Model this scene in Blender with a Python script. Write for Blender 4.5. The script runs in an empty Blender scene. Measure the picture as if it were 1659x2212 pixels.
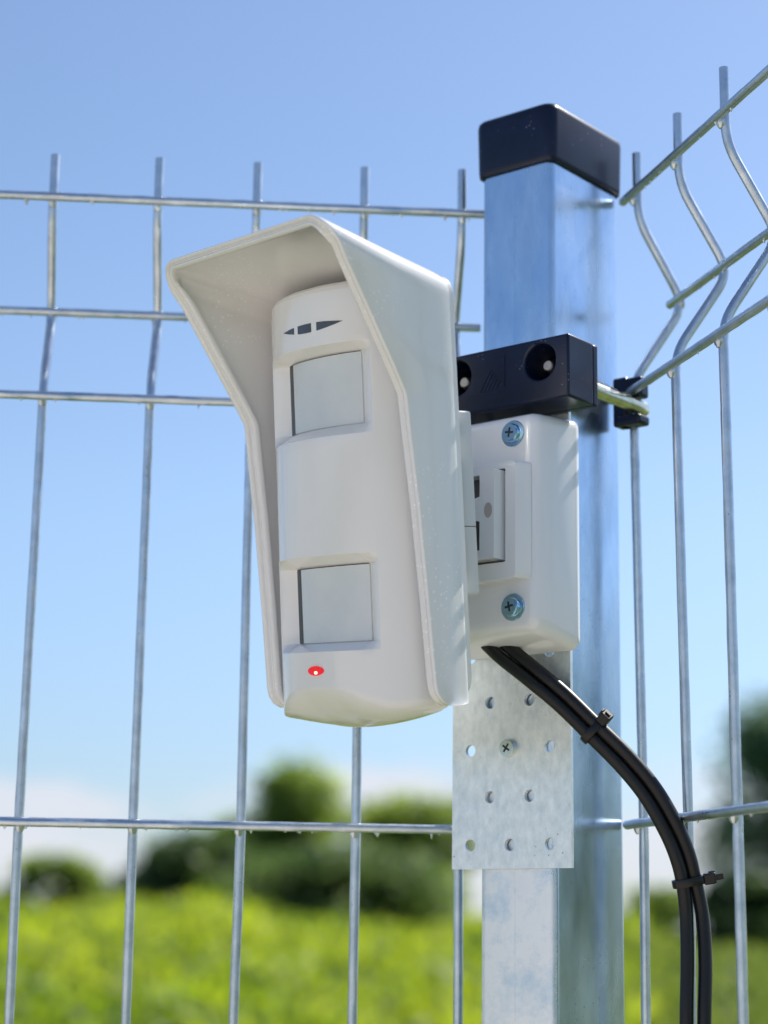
import bpy, bmesh, math, random
from mathutils import Vector, Matrix, Euler, noise
R = math.radians
V = Vector
random.seed(7)
scene = bpy.context.scene
COL = scene.collection
CAMZ = 1.65                       # eye height above the ground at the fence

# ------------------------------------------------------------------ camera
cd = bpy.data.cameras.new('camera'); cam = bpy.data.objects.new('camera', cd); COL.objects.link(cam)
scene.camera = cam
cd.sensor_fit = 'VERTICAL'; cd.sensor_height = 36.0
cd.lens = 4231.9 / 2212 * 36.0
PITCH, ROLL = R(12.2701), R(0.817)
_fw = Vector((0, math.cos(PITCH), math.sin(PITCH))); _up = Vector((0, -math.sin(PITCH), math.cos(PITCH))); _rt = Vector((1, 0, 0))
rt = _rt * math.cos(ROLL) + _up * math.sin(ROLL); up = _up * math.cos(ROLL) - _rt * math.sin(ROLL)
cam.matrix_world = Matrix(((rt.x, up.x, -_fw.x, 0), (rt.y, up.y, -_fw.y, 0), (rt.z, up.z, -_fw.z, CAMZ), (0, 0, 0, 1)))
cd.clip_start = 0.02; cd.clip_end = 6000
cd.dof.use_dof = True; cd.dof.focus_distance = 0.835; cd.dof.aperture_fstop = 6.3
cd.dof.aperture_blades = 0

# ------------------------------------------------------------------ sky + sun
SUN_AZ, SUN_EL = 50.5, 50.0       # azimuth measured clockwise from +Y
SKY_STR = 0.10
world = bpy.data.worlds.new('World'); scene.world = world; world.use_nodes = True
nt = world.node_tree; nt.nodes.clear()
def N(nt, typ, **kw):
    n = nt.nodes.new(typ)
    for k, v in kw.items(): setattr(n, k, v)
    return n
out = N(nt, 'ShaderNodeOutputWorld'); bg = N(nt, 'ShaderNodeBackground'); bg.inputs[1].default_value = SKY_STR
sky = N(nt, 'ShaderNodeTexSky', sky_type='NISHITA'); sky.sun_disc = False
sky.sun_elevation = R(SUN_EL); sky.sun_rotation = R(SUN_AZ)
sky.altitude = 100; sky.air_density = 1.0; sky.dust_density = 0.7; sky.ozone_density = 2.2
tc = N(nt, 'ShaderNodeTexCoord')
tint = N(nt, 'ShaderNodeMix', data_type='RGBA', blend_type='MULTIPLY'); tint.inputs[0].default_value = 1.0
tint.inputs[7].default_value = (0.95, 0.975, 1.02, 1)
nt.links.new(sky.outputs[0], tint.inputs[6])
# low fair-weather clouds near the horizon, a function of the sky direction
sep = N(nt, 'ShaderNodeSeparateXYZ'); nt.links.new(tc.outputs['Generated'], sep.inputs[0])
mp = N(nt, 'ShaderNodeMapping'); mp.inputs['Scale'].default_value = (1, 1, 2.6); mp.inputs['Location'].default_value = (0.35, 0.0, 0.1)
nt.links.new(tc.outputs['Generated'], mp.inputs[0])
cn = N(nt, 'ShaderNodeTexNoise'); cn.inputs['Scale'].default_value = 6.0; cn.inputs['Detail'].default_value = 7; cn.inputs['Roughness'].default_value = 0.55
nt.links.new(mp.outputs[0], cn.inputs['Vector'])
band = N(nt, 'ShaderNodeMapRange', interpolation_type='SMOOTHSTEP')
band.inputs['From Min'].default_value = 0.06; band.inputs['From Max'].default_value = 0.15
band.inputs['To Min'].default_value = 0.12; band.inputs['To Max'].default_value = -0.25
nt.links.new(sep.outputs[2], band.inputs['Value'])
addn = N(nt, 'ShaderNodeMath', operation='ADD'); nt.links.new(cn.outputs[0], addn.inputs[0]); nt.links.new(band.outputs[0], addn.inputs[1])
cr = N(nt, 'ShaderNodeMapRange', interpolation_type='SMOOTHSTEP'); cr.inputs['From Min'].default_value = 0.52; cr.inputs['From Max'].default_value = 0.70
cr.inputs['To Max'].default_value = 0.85
nt.links.new(addn.outputs[0], cr.inputs['Value'])
# thick low air takes some light out of the sky just above the horizon, all the way round
hz = N(nt, 'ShaderNodeMapRange', interpolation_type='SMOOTHSTEP'); hz.inputs['From Min'].default_value = 0.0; hz.inputs['From Max'].default_value = 0.24
nt.links.new(sep.outputs[2], hz.inputs['Value'])
hm = N(nt, 'ShaderNodeMix', data_type='RGBA'); hm.inputs[6].default_value = (0.66, 0.72, 0.84, 1); hm.inputs[7].default_value = (1, 1, 1, 1); nt.links.new(hz.outputs[0], hm.inputs[0])
hx = N(nt, 'ShaderNodeMix', data_type='RGBA', blend_type='MULTIPLY'); hx.inputs[0].default_value = 1.0
nt.links.new(tint.outputs[2], hx.inputs[6]); nt.links.new(hm.outputs[2], hx.inputs[7])
cm = N(nt, 'ShaderNodeMix', data_type='RGBA'); cm.inputs[7].default_value = (5.1, 5.2, 5.7, 1)
nt.links.new(cr.outputs[0], cm.inputs[0]); nt.links.new(hx.outputs[2], cm.inputs[6])
nt.links.new(cm.outputs[2], bg.inputs[0]); nt.links.new(bg.outputs[0], out.inputs[0])

sl = bpy.data.lights.new('sun', 'SUN'); sun = bpy.data.objects.new('sun', sl); COL.objects.link(sun)
sl.energy = 4.8; sl.angle = R(0.53); sl.color = (1.0, 0.94, 0.84)
_sd = Vector((math.sin(R(SUN_AZ)) * math.cos(R(SUN_EL)), math.cos(R(SUN_AZ)) * math.cos(R(SUN_EL)), math.sin(R(SUN_EL))))
sun.rotation_euler = _sd.to_track_quat('Z', 'Y').to_euler()

vs = scene.view_settings; vs.view_transform = 'Standard'; vs.look = 'None'; vs.gamma = 1.0; vs.use_curve_mapping = False
vs.exposure = 0.66
scene.render.engine = 'CYCLES'

# ------------------------------------------------------------------ materials
def mat(name, base=(0.5, 0.5, 0.5), rough=0.5, metal=0.0, **kw):
    m = bpy.data.materials.new(name); m.use_nodes = True
    b = m.node_tree.nodes['Principled BSDF']
    b.inputs['Base Color'].default_value = (*base, 1); b.inputs['Roughness'].default_value = rough; b.inputs['Metallic'].default_value = metal
    for k, v in kw.items(): b.inputs[k].default_value = v
    return m
def noise_mix(m, scale, c1, c2, lo=0.35, hi=0.65, detail=5, stretch=(1, 1, 1), coord='Object'):
    t = m.node_tree; b = t.nodes['Principled BSDF']
    tcn = N(t, 'ShaderNodeTexCoord'); mpn = N(t, 'ShaderNodeMapping'); mpn.inputs['Scale'].default_value = stretch
    t.links.new(tcn.outputs[coord], mpn.inputs[0])
    n = N(t, 'ShaderNodeTexNoise'); n.inputs['Scale'].default_value = scale; n.inputs['Detail'].default_value = detail
    n.inputs['Roughness'].default_value = 0.68 if detail > 6 else 0.5
    t.links.new(mpn.outputs[0], n.inputs['Vector'])
    mr = N(t, 'ShaderNodeMapRange'); mr.inputs['From Min'].default_value = lo; mr.inputs['From Max'].default_value = hi
    t.links.new(n.outputs[0], mr.inputs['Value'])
    mx = N(t, 'ShaderNodeMix', data_type='RGBA'); mx.inputs[6].default_value = (*c1, 1); mx.inputs[7].default_value = (*c2, 1)
    t.links.new(mr.outputs[0], mx.inputs[0]); t.links.new(mx.outputs[2], b.inputs['Base Color'])
    return n, mr, mx, mpn
def add_bump(m, scale, strength, dist=0.001, detail=4, stretch=(1, 1, 1)):
    t = m.node_tree; b = t.nodes['Principled BSDF']
    tcn = N(t, 'ShaderNodeTexCoord'); mpn = N(t, 'ShaderNodeMapping'); mpn.inputs['Scale'].default_value = stretch
    t.links.new(tcn.outputs['Object'], mpn.inputs[0])
    n = N(t, 'ShaderNodeTexNoise'); n.inputs['Scale'].default_value = scale; n.inputs['Detail'].default_value = detail
    t.links.new(mpn.outputs[0], n.inputs['Vector'])
    bp = N(t, 'ShaderNodeBump'); bp.inputs['Strength'].default_value = strength; bp.inputs['Distance'].default_value = dist
    t.links.new(n.outputs[0], bp.inputs['Height']); t.links.new(bp.outputs[0], b.inputs['Normal'])
    return bp
def rough_var(m, scale, lo, hi, detail=5, stretch=(1, 1, 1)):
    t = m.node_tree; b = t.nodes['Principled BSDF']
    tcn = N(t, 'ShaderNodeTexCoord'); mpn = N(t, 'ShaderNodeMapping'); mpn.inputs['Scale'].default_value = stretch
    t.links.new(tcn.outputs['Object'], mpn.inputs[0])
    n = N(t, 'ShaderNodeTexNoise'); n.inputs['Scale'].default_value = scale; n.inputs['Detail'].default_value = detail
    t.links.new(mpn.outputs[0], n.inputs['Vector'])
    mr = N(t, 'ShaderNodeMapRange', interpolation_type='SMOOTHSTEP'); mr.inputs['From Min'].default_value = 0.2; mr.inputs['From Max'].default_value = 0.8
    mr.inputs['To Min'].default_value = lo; mr.inputs['To Max'].default_value = hi
    t.links.new(n.outputs[0], mr.inputs['Value']); t.links.new(mr.outputs[0], b.inputs['Roughness'])
def specks(m, scale, thresh, col, fac=0.8, mask_scale=14, mask_lo=0.5, mask_hi=0.62):
    """small dust or dirt specks over whatever feeds Base Color"""
    t = m.node_tree; b = t.nodes['Principled BSDF']
    tcn = N(t, 'ShaderNodeTexCoord')
    vo = N(t, 'ShaderNodeTexVoronoi'); vo.inputs['Scale'].default_value = scale; t.links.new(tcn.outputs['Object'], vo.inputs['Vector'])
    lt = N(t, 'ShaderNodeMath', operation='LESS_THAN'); lt.inputs[1].default_value = thresh; t.links.new(vo.outputs['Distance'], lt.inputs[0])
    n = N(t, 'ShaderNodeTexNoise'); n.inputs['Scale'].default_value = mask_scale; n.inputs['Detail'].default_value = 3; t.links.new(tcn.outputs['Object'], n.inputs['Vector'])
    mr = N(t, 'ShaderNodeMapRange'); mr.inputs['From Min'].default_value = mask_lo; mr.inputs['From Max'].default_value = mask_hi; mr.inputs['To Max'].default_value = fac
    t.links.new(n.outputs[0], mr.inputs['Value'])
    mu = N(t, 'ShaderNodeMath', operation='MULTIPLY'); t.links.new(lt.outputs[0], mu.inputs[0]); t.links.new(mr.outputs[0], mu.inputs[1])
    mx = N(t, 'ShaderNodeMix', data_type='RGBA'); mx.inputs[7].default_value = (*col, 1)
    src = b.inputs['Base Color'].links[0].from_socket if b.inputs['Base Color'].links else None
    if src: t.links.new(src, mx.inputs[6])
    else: mx.inputs[6].default_value = b.inputs['Base Color'].default_value
    t.links.new(mu.outputs[0], mx.inputs[0]); t.links.new(mx.outputs[2], b.inputs['Base Color'])

M = {}
M['white'] = mat('white_plastic', (0.80, 0.785, 0.775), 0.15, **{'Coat Weight': 0.6, 'Coat Roughness': 0.06, 'Subsurface Weight': 0.0})
add_bump(M['white'], 330, 0.10, 0.0004, 3, (1, 1, 0.015))
# faint dried rain streaks and dust are mixed into the hood colour below
M['hood'] = mat('hood_plastic', (0.80, 0.785, 0.775), 0.2, **{'Coat Weight': 0.6, 'Coat Roughness': 0.10})
noise_mix(M['hood'], 26, (0.76, 0.75, 0.745), (0.80, 0.79, 0.785), 0.3, 0.6, 7, (1, 1, 0.22))
specks(M['hood'], 400, 0.22, (0.98, 0.98, 0.98), 0.7, 22, 0.49, 0.64)
add_bump(M['hood'], 30, 0.06, 0.0012, 2)
rough_var(M['hood'], 18, 0.08, 0.2)
M['white2'] = mat('white_plastic_bracket', (0.76, 0.77, 0.79), 0.2, **{'Coat Weight': 0.8, 'Coat Roughness': 0.05})
M['slab'] = mat('grey_white_plastic', (0.62, 0.63, 0.65), 0.4)
M['lens'] = mat('fresnel_lens', (0.62, 0.66, 0.68), 0.38, **{'Coat Weight': 0.4, 'Coat Roughness': 0.15})
_t = M['lens'].node_tree; _b = _t.nodes['Principled BSDF']
_tc = N(_t, 'ShaderNodeTexCoord'); _mp = N(_t, 'ShaderNodeMapping'); _mp.inputs['Scale'].default_value = (95, 1, 95); _t.links.new(_tc.outputs['UV'], _mp.inputs[0])
_vo = N(_t, 'ShaderNodeTexVoronoi'); _vo.inputs['Scale'].default_value = 5.0; _vo.inputs['Randomness'].default_value = 0.35; _t.links.new(_tc.outputs['UV'], _vo.inputs['Vector'])
_mu = N(_t, 'ShaderNodeMath', operation='MULTIPLY'); _mu.inputs[1].default_value = 34.0; _t.links.new(_vo.outputs['Distance'], _mu.inputs[0])
_si = N(_t, 'ShaderNodeMath', operation='SINE'); _t.links.new(_mu.outputs[0], _si.inputs[0])
_bp = N(_t, 'ShaderNodeBump'); _bp.inputs['Strength'].default_value = 0.05; _bp.inputs['Distance'].default_value = 0.0004
_t.links.new(_si.outputs[0], _bp.inputs['Height']); _t.links.new(_bp.outputs[0], _b.inputs['Normal'])
_n = N(_t, 'ShaderNodeTexNoise'); _n.inputs['Scale'].default_value = 3; _t.links.new(_tc.outputs['UV'], _n.inputs['Vector'])
_mx = N(_t, 'ShaderNodeMix', data_type='RGBA'); _mx.inputs[6].default_value = (0.56, 0.61, 0.64, 1); _mx.inputs[7].default_value = (0.69, 0.71, 0.71, 1)
_t.links.new(_n.outputs[0], _mx.inputs[0]); _t.links.new(_mx.outputs[2], _b.inputs['Base Color'])
M['black_gap'] = mat('black_lens_seal', (0.012, 0.011, 0.018), 0.35)
M['smoke'] = mat('smoked_window', (0.035, 0.035, 0.055), 0.12, **{'Coat Weight': 0.6})
M['red'] = mat('red_indicator', (0.62, 0.002, 0.012), 0.15, **{'Coat Weight': 0.8, 'Emission Color': (1, 0.0, 0.03, 1), 'Emission Strength': 0.28})
M['glow'] = mat('red_indicator_glow', (1, 0.5, 0.4), 0.3, **{'Emission Color': (1, 0.42, 0.30, 1), 'Emission Strength': 2.2})
M['blk'] = mat('black_plastic', (0.010, 0.013, 0.028), 0.28, **{'Specular IOR Level': 0.28, 'Coat Weight': 0.05, 'Coat Roughness': 0.25})
noise_mix(M['blk'], 60, (0.004, 0.007, 0.022), (0.008, 0.014, 0.042), 0.3, 0.75, 6)
specks(M['blk'], 420, 0.13, (0.55, 0.5, 0.5), 0.55, 60, 0.56, 0.66)
add_bump(M['blk'], 900, 0.04, 0.0003)
M['cable'] = mat('black_cable_sheath', (0.006, 0.006, 0.007), 0.42, **{'Specular IOR Level': 0.3, 'Coat Weight': 0.15, 'Coat Roughness': 0.3})
add_bump(M['cable'], 500, 0.08, 0.0003)
M['tie'] = mat('black_nylon', (0.008, 0.008, 0.009), 0.30, **{'Specular IOR Level': 0.35})
def galv(name, c1, c2, r0, r1, metal=1.0, streak=(1, 1, 0.35), sc=45):
    m = mat(name, c1, r0, metal)
    noise_mix(m, sc, c1, c2, 0.32, 0.68, 8, streak)
    rough_var(m, sc * 1.1, r0, r1, 2, streak)
    bp = add_bump(m, 260, 0.05, 0.0004, 6, (1, 1, 0.7))
    specks(m, 700, 0.10, (0.85, 0.87, 0.9), 0.8, 40, 0.52, 0.62)
    specks(m, 300, 0.12, (0.16, 0.18, 0.22), 0.6, 33, 0.50, 0.60)
    return m
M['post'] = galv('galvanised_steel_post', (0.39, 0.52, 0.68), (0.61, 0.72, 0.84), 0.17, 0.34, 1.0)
# bright horizon reflection painted into the zinc colour low on the weld-seam face of the post, with an uneven edge
def horizon_sheen(m):
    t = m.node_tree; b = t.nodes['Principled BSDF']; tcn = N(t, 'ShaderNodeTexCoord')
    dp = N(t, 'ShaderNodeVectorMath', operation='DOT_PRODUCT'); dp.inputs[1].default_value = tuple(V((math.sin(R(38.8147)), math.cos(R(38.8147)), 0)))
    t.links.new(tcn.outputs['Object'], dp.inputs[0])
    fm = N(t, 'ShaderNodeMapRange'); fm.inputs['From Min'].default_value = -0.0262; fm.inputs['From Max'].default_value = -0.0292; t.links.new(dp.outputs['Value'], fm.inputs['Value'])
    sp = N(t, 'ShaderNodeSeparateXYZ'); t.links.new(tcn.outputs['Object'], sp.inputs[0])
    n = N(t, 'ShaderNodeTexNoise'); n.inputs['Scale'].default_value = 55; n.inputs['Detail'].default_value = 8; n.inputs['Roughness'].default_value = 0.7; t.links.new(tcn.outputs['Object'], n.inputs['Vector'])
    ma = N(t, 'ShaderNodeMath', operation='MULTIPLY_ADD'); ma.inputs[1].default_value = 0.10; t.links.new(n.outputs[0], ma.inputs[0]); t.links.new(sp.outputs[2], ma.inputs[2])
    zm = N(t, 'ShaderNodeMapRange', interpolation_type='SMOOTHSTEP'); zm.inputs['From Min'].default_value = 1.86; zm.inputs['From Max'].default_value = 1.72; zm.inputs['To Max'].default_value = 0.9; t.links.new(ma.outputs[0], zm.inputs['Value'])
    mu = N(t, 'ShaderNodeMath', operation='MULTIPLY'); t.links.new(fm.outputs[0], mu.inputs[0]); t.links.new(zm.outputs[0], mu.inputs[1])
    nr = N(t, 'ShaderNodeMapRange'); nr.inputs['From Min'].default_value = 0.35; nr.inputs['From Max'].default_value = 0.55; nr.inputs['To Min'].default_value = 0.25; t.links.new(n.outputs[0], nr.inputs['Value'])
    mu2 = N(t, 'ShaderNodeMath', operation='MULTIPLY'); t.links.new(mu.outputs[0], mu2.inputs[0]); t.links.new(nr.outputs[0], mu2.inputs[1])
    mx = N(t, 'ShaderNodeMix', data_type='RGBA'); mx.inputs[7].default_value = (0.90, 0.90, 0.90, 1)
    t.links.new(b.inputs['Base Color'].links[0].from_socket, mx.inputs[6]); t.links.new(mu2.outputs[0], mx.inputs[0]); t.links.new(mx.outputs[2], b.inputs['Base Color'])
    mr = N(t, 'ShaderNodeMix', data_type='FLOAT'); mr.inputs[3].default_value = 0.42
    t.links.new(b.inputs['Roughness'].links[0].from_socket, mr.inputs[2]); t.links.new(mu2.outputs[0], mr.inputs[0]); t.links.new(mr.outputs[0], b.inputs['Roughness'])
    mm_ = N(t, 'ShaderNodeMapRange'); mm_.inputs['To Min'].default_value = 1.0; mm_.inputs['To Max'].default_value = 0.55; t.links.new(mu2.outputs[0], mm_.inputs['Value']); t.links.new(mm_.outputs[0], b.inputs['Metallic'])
horizon_sheen(M['post'])
M['plate'] = galv('galvanised_sheet', (0.66, 0.72, 0.74), (0.92, 0.95, 0.95), 0.36, 0.50, 0.78, (1, 1, 0.6), 240)
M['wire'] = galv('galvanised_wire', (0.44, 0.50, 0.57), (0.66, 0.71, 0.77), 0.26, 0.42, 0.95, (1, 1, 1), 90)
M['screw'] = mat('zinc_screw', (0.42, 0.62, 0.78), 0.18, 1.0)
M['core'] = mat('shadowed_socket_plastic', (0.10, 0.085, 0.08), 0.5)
M['plain_screw'] = mat('plain_zinc_screw', (0.62, 0.68, 0.66), 0.25, 1.0)
M['hole_shade'] = mat('oval_hole_shade', (0.42, 0.39, 0.36), 0.5)  # shade inside the arm's oval hole, put into the colour
M['bolt'] = mat('bright_bolt', (0.36, 0.34, 0.32), 0.42, 1.0)
M['rod'] = mat('yellow_zinc_strap', (0.62, 0.58, 0.40), 0.24, 1.0); noise_mix(M['rod'], 200, (0.50, 0.50, 0.34), (0.72, 0.70, 0.58))
M['dark'] = mat('dark_socket', (0.03, 0.03, 0.035), 0.5)
def leaf_mat(name, c1, c2, tr=0.45, sc=0.35, coord='Object', rough=0.5, val=2.3):
    m = mat(name, c1, rough); t = m.node_tree; b = t.nodes['Principled BSDF']
    n, mr, mx, mpn = noise_mix(m, sc, c1, c2, 0.36, 0.64, 3, (1, 1, 1), coord)
    o = [x for x in t.nodes if x.type == 'OUTPUT_MATERIAL'][0]
    tl = N(t, 'ShaderNodeBsdfTranslucent'); ms = N(t, 'ShaderNodeMixShader'); ms.inputs[0].default_value = tr
    hs = N(t, 'ShaderNodeHueSaturation'); hs.inputs['Hue'].default_value = 0.485; hs.inputs['Value'].default_value = val; hs.inputs['Saturation'].default_value = 1.05
    t.links.new(mx.outputs[2], hs.inputs['Color']); t.links.new(hs.outputs[0], tl.inputs[0])
    t.links.new(b.outputs[0], ms.inputs[1]); t.links.new(tl.outputs[0], ms.inputs[2]); t.links.new(ms.outputs[0], o.inputs[0])
    return m
M['leaf_mid'] = leaf_mat('leaf_mid', (0.10, 0.165, 0.030), (0.20, 0.27, 0.055), 0.60)
M['leaf_dark'] = leaf_mat('leaf_dark', (0.040, 0.080, 0.025), (0.080, 0.135, 0.032), 0.5)
M['leaf_blue'] = leaf_mat('leaf_blue', (0.05, 0.10, 0.055), (0.09, 0.16, 0.07), 0.45)
M['weed'] = leaf_mat('weed_leaf', (0.11, 0.19, 0.014), (0.27, 0.34, 0.035), 0.55, 0.15, val=1.9)
M['meadow'] = leaf_mat('meadow_leaf', (0.075, 0.120, 0.016), (0.120, 0.165, 0.028), 0.45, 0.12)
M['bark'] = mat('bark', (0.10, 0.075, 0.05), 0.9); noise_mix(M['bark'], 3, (0.06, 0.045, 0.03), (0.16, 0.13, 0.1))
M['ground'] = mat('field_soil_and_grass', (0.06, 0.10, 0.015), 0.95)
noise_mix(M['ground'], 0.18, (0.045, 0.075, 0.010), (0.095, 0.135, 0.016), 0.35, 0.65, 8)
M['glint'] = mat('pale_glint', (0.75, 0.76, 0.50), 0.6)

# ------------------------------------------------------------------ helpers
def tag(o, label=None, cat=None, group=None, kind=None):
    if label: o['label'] = label
    if cat: o['category'] = cat
    if group: o['group'] = group
    if kind: o['kind'] = kind
    return o
def thing(name, loc, label, cat, group=None):
    o = bpy.data.objects.new(name, None); COL.objects.link(o); o.location = loc; o.empty_display_size = 0.02
    tag(o, label, cat, group); return o
class MB:
    def __init__(s): s.v = []; s.f = []; s.uv = None
    def add(s, vs, fs):
        n = len(s.v); s.v += [tuple(p) for p in vs]; s.f += [tuple(i + n for i in f) for f in fs]
    def build(s, name, m, parent=None, smooth=35, bevel=None, seg=2, bang=28, kind=None, label=None):
        me = bpy.data.meshes.new(name)
        off = Vector((0, 0, 0))
        if parent is not None:
            pm = parent; off = Vector((0, 0, 0))
            while pm is not None: off += pm.location; pm = pm.parent
        me.from_pydata([(p[0] - off.x, p[1] - off.y, p[2] - off.z) for p in s.v], [], s.f)
        me.validate(); me.update()
        bm = bmesh.new(); bm.from_mesh(me); bmesh.ops.remove_doubles(bm, verts=bm.verts, dist=1e-6) if len(s.v) < 60000 else None
        if len(s.v) < 60000: bmesh.ops.recalc_face_normals(bm, faces=bm.faces)
        bm.to_mesh(me); bm.free()
        me.materials.append(M[m])
        if smooth:
            for p in me.polygons: p.use_smooth = True
            me.set_sharp_from_angle(angle=R(smooth))
        o = bpy.data.objects.new(name, me); COL.objects.link(o); o.parent = parent
        if bevel:
            b = o.modifiers.new('bevel', 'BEVEL'); b.width = bevel; b.segments = seg; b.limit_method = 'ANGLE'; b.angle_limit = R(bang); b.harden_normals = False
            for p in me.polygons: p.use_smooth = True
            me.set_sharp_from_angle(angle=R(60))
        if kind: o['kind'] = kind
        if label: o['label'] = label
        return o
def tube_mesh(pts, r, seg=12, cap=True, jitter=0.0, seed=0):
    pts = [V(p) for p in pts]; vs = []; fs = []; ref = None
    n = len(pts)
    for i, p in enumerate(pts):
        t = (pts[min(i + 1, n - 1)] - pts[max(i - 1, 0)]).normalized()
        if ref is None:
            ref = V((0, 0, 1)) if abs(t.z) < 0.9 else V((1, 0, 0))
        x = (ref - t * ref.dot(t)).normalized(); y = t.cross(x); ref = x
        rr = r(i / (n - 1)) if callable(r) else r
        for k in range(seg):
            a_ = 2 * math.pi * k / seg; q = rr
            if jitter:
                q = rr * (1 + jitter * noise.noise(p * 160 + V((seed * 7.1, k * 0.9, 0))))
            vs.append(p + x * math.cos(a_) * q + y * math.sin(a_) * q)
    for i in range(n - 1):
        for k in range(seg):
            k2 = (k + 1) % seg
            fs.append((i * seg + k, i * seg + k2, (i + 1) * seg + k2, (i + 1) * seg + k))
    if cap:
        fs.append(tuple(range(seg - 1, -1, -1))); fs.append(tuple((n - 1) * seg + k for k in range(seg)))
    return vs, fs
def fillet(pts, rad, n=6):
    """polyline with rounded corners"""
    pts = [V(p) for p in pts]; o = [pts[0]]
    for i in range(1, len(pts) - 1):
        a_, b_, c_ = pts[i - 1], pts[i], pts[i + 1]
        d = min(rad, (a_ - b_).length * 0.48, (c_ - b_).length * 0.48)
        p0 = b_ + (a_ - b_).normalized() * d; p1 = b_ + (c_ - b_).normalized() * d
        for k in range(n + 1):
            t = k / n; o.append(p0 * (1 - t) ** 2 + b_ * 2 * t * (1 - t) + p1 * t * t)
    o.append(pts[-1]); return o
def subdiv(pts, step):
    o = [V(pts[0])]
    for i in range(1, len(pts)):
        a_, b_ = V(pts[i - 1]), V(pts[i]); n = max(1, int((b_ - a_).length / step))
        for k in range(1, n + 1): o.append(a_.lerp(b_, k / n))
    return o
def spline(pts, n=8):
    pts = [V(p) for p in pts]; o = []
    for i in range(len(pts) - 1):
        p0 = pts[max(i - 1, 0)]; p1 = pts[i]; p2 = pts[i + 1]; p3 = pts[min(i + 2, len(pts) - 1)]
        for k in range(n):
            t = k / n
            o.append(0.5 * ((2 * p1) + (p2 - p0) * t + (2 * p0 - 5 * p1 + 4 * p2 - p3) * t * t + (3 * p1 - p0 - 3 * p2 + p3) * t ** 3))
    o.append(pts[-1]); return o
def loft(loops, closed=True, cap0=False, cap1=False):
    n = len(loops[0]); vs = [p for l in loops for p in l]; fs = []
    for i in range(len(loops) - 1):
        for k in range(n if closed else n - 1):
            k2 = (k + 1) % n
            fs.append((i * n + k, i * n + k2, (i + 1) * n + k2, (i + 1) * n + k))
    if cap0: fs.append(tuple(range(n - 1, -1, -1)))
    if cap1: fs.append(tuple((len(loops) - 1) * n + k for k in range(n)))
    return vs, fs
def rrect(x0, x1, y0, y1, r, n=5):
    o = []
    for cx, cy, a0 in ((x1 - r, y1 - r, 0), (x0 + r, y1 - r, 90), (x0 + r, y0 + r, 180), (x1 - r, y0 + r, 270)):
        for k in range(n + 1):
            a_ = R(a0 + 90 * k / n); o.append((cx + r * math.cos(a_), cy + r * math.sin(a_)))
    return o
def circle(cx, cy, r, n=24, ry=None):
    return [(cx + r * math.cos(2 * math.pi * k / n), cy + (ry or r) * math.sin(2 * math.pi * k / n)) for k in range(n)]
def sheet(outer, holes, thick):
    """extruded flat shape with real holes: verts in (x, y, z in 0..thick), faces"""
    cu = bpy.data.curves.new('tmp', 'CURVE'); cu.dimensions = '2D'; cu.fill_mode = 'BOTH'; cu.extrude = thick / 2
    for lp in [outer] + holes:
        sp = cu.splines.new('POLY'); sp.points.add(len(lp) - 1); sp.use_cyclic_u = True
        for i, p in enumerate(lp): sp.points[i].co = (p[0], p[1], 0, 1)
    ob = bpy.data.objects.new('tmp', cu); COL.objects.link(ob)
    dg = bpy.context.evaluated_depsgraph_get(); me = bpy.data.meshes.new_from_object(ob.evaluated_get(dg))
    vs = [(v.co.x, v.co.y, v.co.z + thick / 2) for v in me.vertices]; fs = [tuple(p.vertices) for p in me.polygons]
    bpy.data.objects.remove(ob); bpy.data.curves.remove(cu); bpy.data.meshes.remove(me)
    return vs, fs
def box(x0, x1, y0, y1, z0, z1):
    vs = [(x, y, z) for z in (z0, z1) for y in (y0, y1) for x in (x0, x1)]
    return vs, [(0, 2, 3, 1), (4, 5, 7, 6), (0, 1, 5, 4), (2, 6, 7, 3), (0, 4, 6, 2), (1, 3, 7, 5)]

# frames: post frame (s along face A to the back left, off = out of face A, z height above the lens axis level)
YAW = -51.1853
def az(d): return V((math.sin(R(d)), math.cos(R(d)), 0))
A_, B_ = az(YAW), az(YAW + 90); ZZ = V((0, 0, 1))
C0 = V((0.0752, 0.8555, CAMZ))
def PF(s, off, z): return C0 + A_ * s - B_ * off + ZZ * z
def tf(vs, f): return [f(*p) for p in vs]
# detector frame
OD = V((0.000241, 0.842329, 0.099521 + CAMZ))
UD = V((0.6347, -0.7694, -0.0722)).normalized(); VD = V((-0.0596, -0.1418, 0.9881)); VD = (VD - UD * VD.dot(UD)).normalized(); WD = UD.cross(VD)
def DF(u, v, w): return OD + UD * u + VD * v + WD * w

# ------------------------------------------------------------------ ground
def gz(x, y):
    d = max(0.0, y - 4.0)
    k = 1 / (1 + math.exp(max(-40, min(40, (x - 0.09 * y) / (0.03 * abs(y) + 0.6)))))     # left part rises a little more than the right
    rise = 1.95 * (1 - math.exp(-d / 38.0))
    rise2 = 1.45 * (1 - math.exp(-d / 38.0))
    return rise * k + rise2 * (1 - k) + (0.05 * noise.noise(V((x * 0.15, y * 0.15, 0))) if y > 3 else 0)
mb = MB(); NX = 90
xs = [math.copysign(abs(t) ** 3, t) * 3000 for t in [-1 + 2 * i / NX for i in range(NX + 1)]]
ys = xs
vs_ = [(x, y, gz(x, y)) for y in ys for x in xs]
mb.add(vs_, [(j * (NX + 1) + i, j * (NX + 1) + i + 1, (j + 1) * (NX + 1) + i + 1, (j + 1) * (NX + 1) + i) for j in range(NX) for i in range(NX)])
g = mb.build('ground', 'ground', None, smooth=180); g['kind'] = 'structure'

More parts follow.
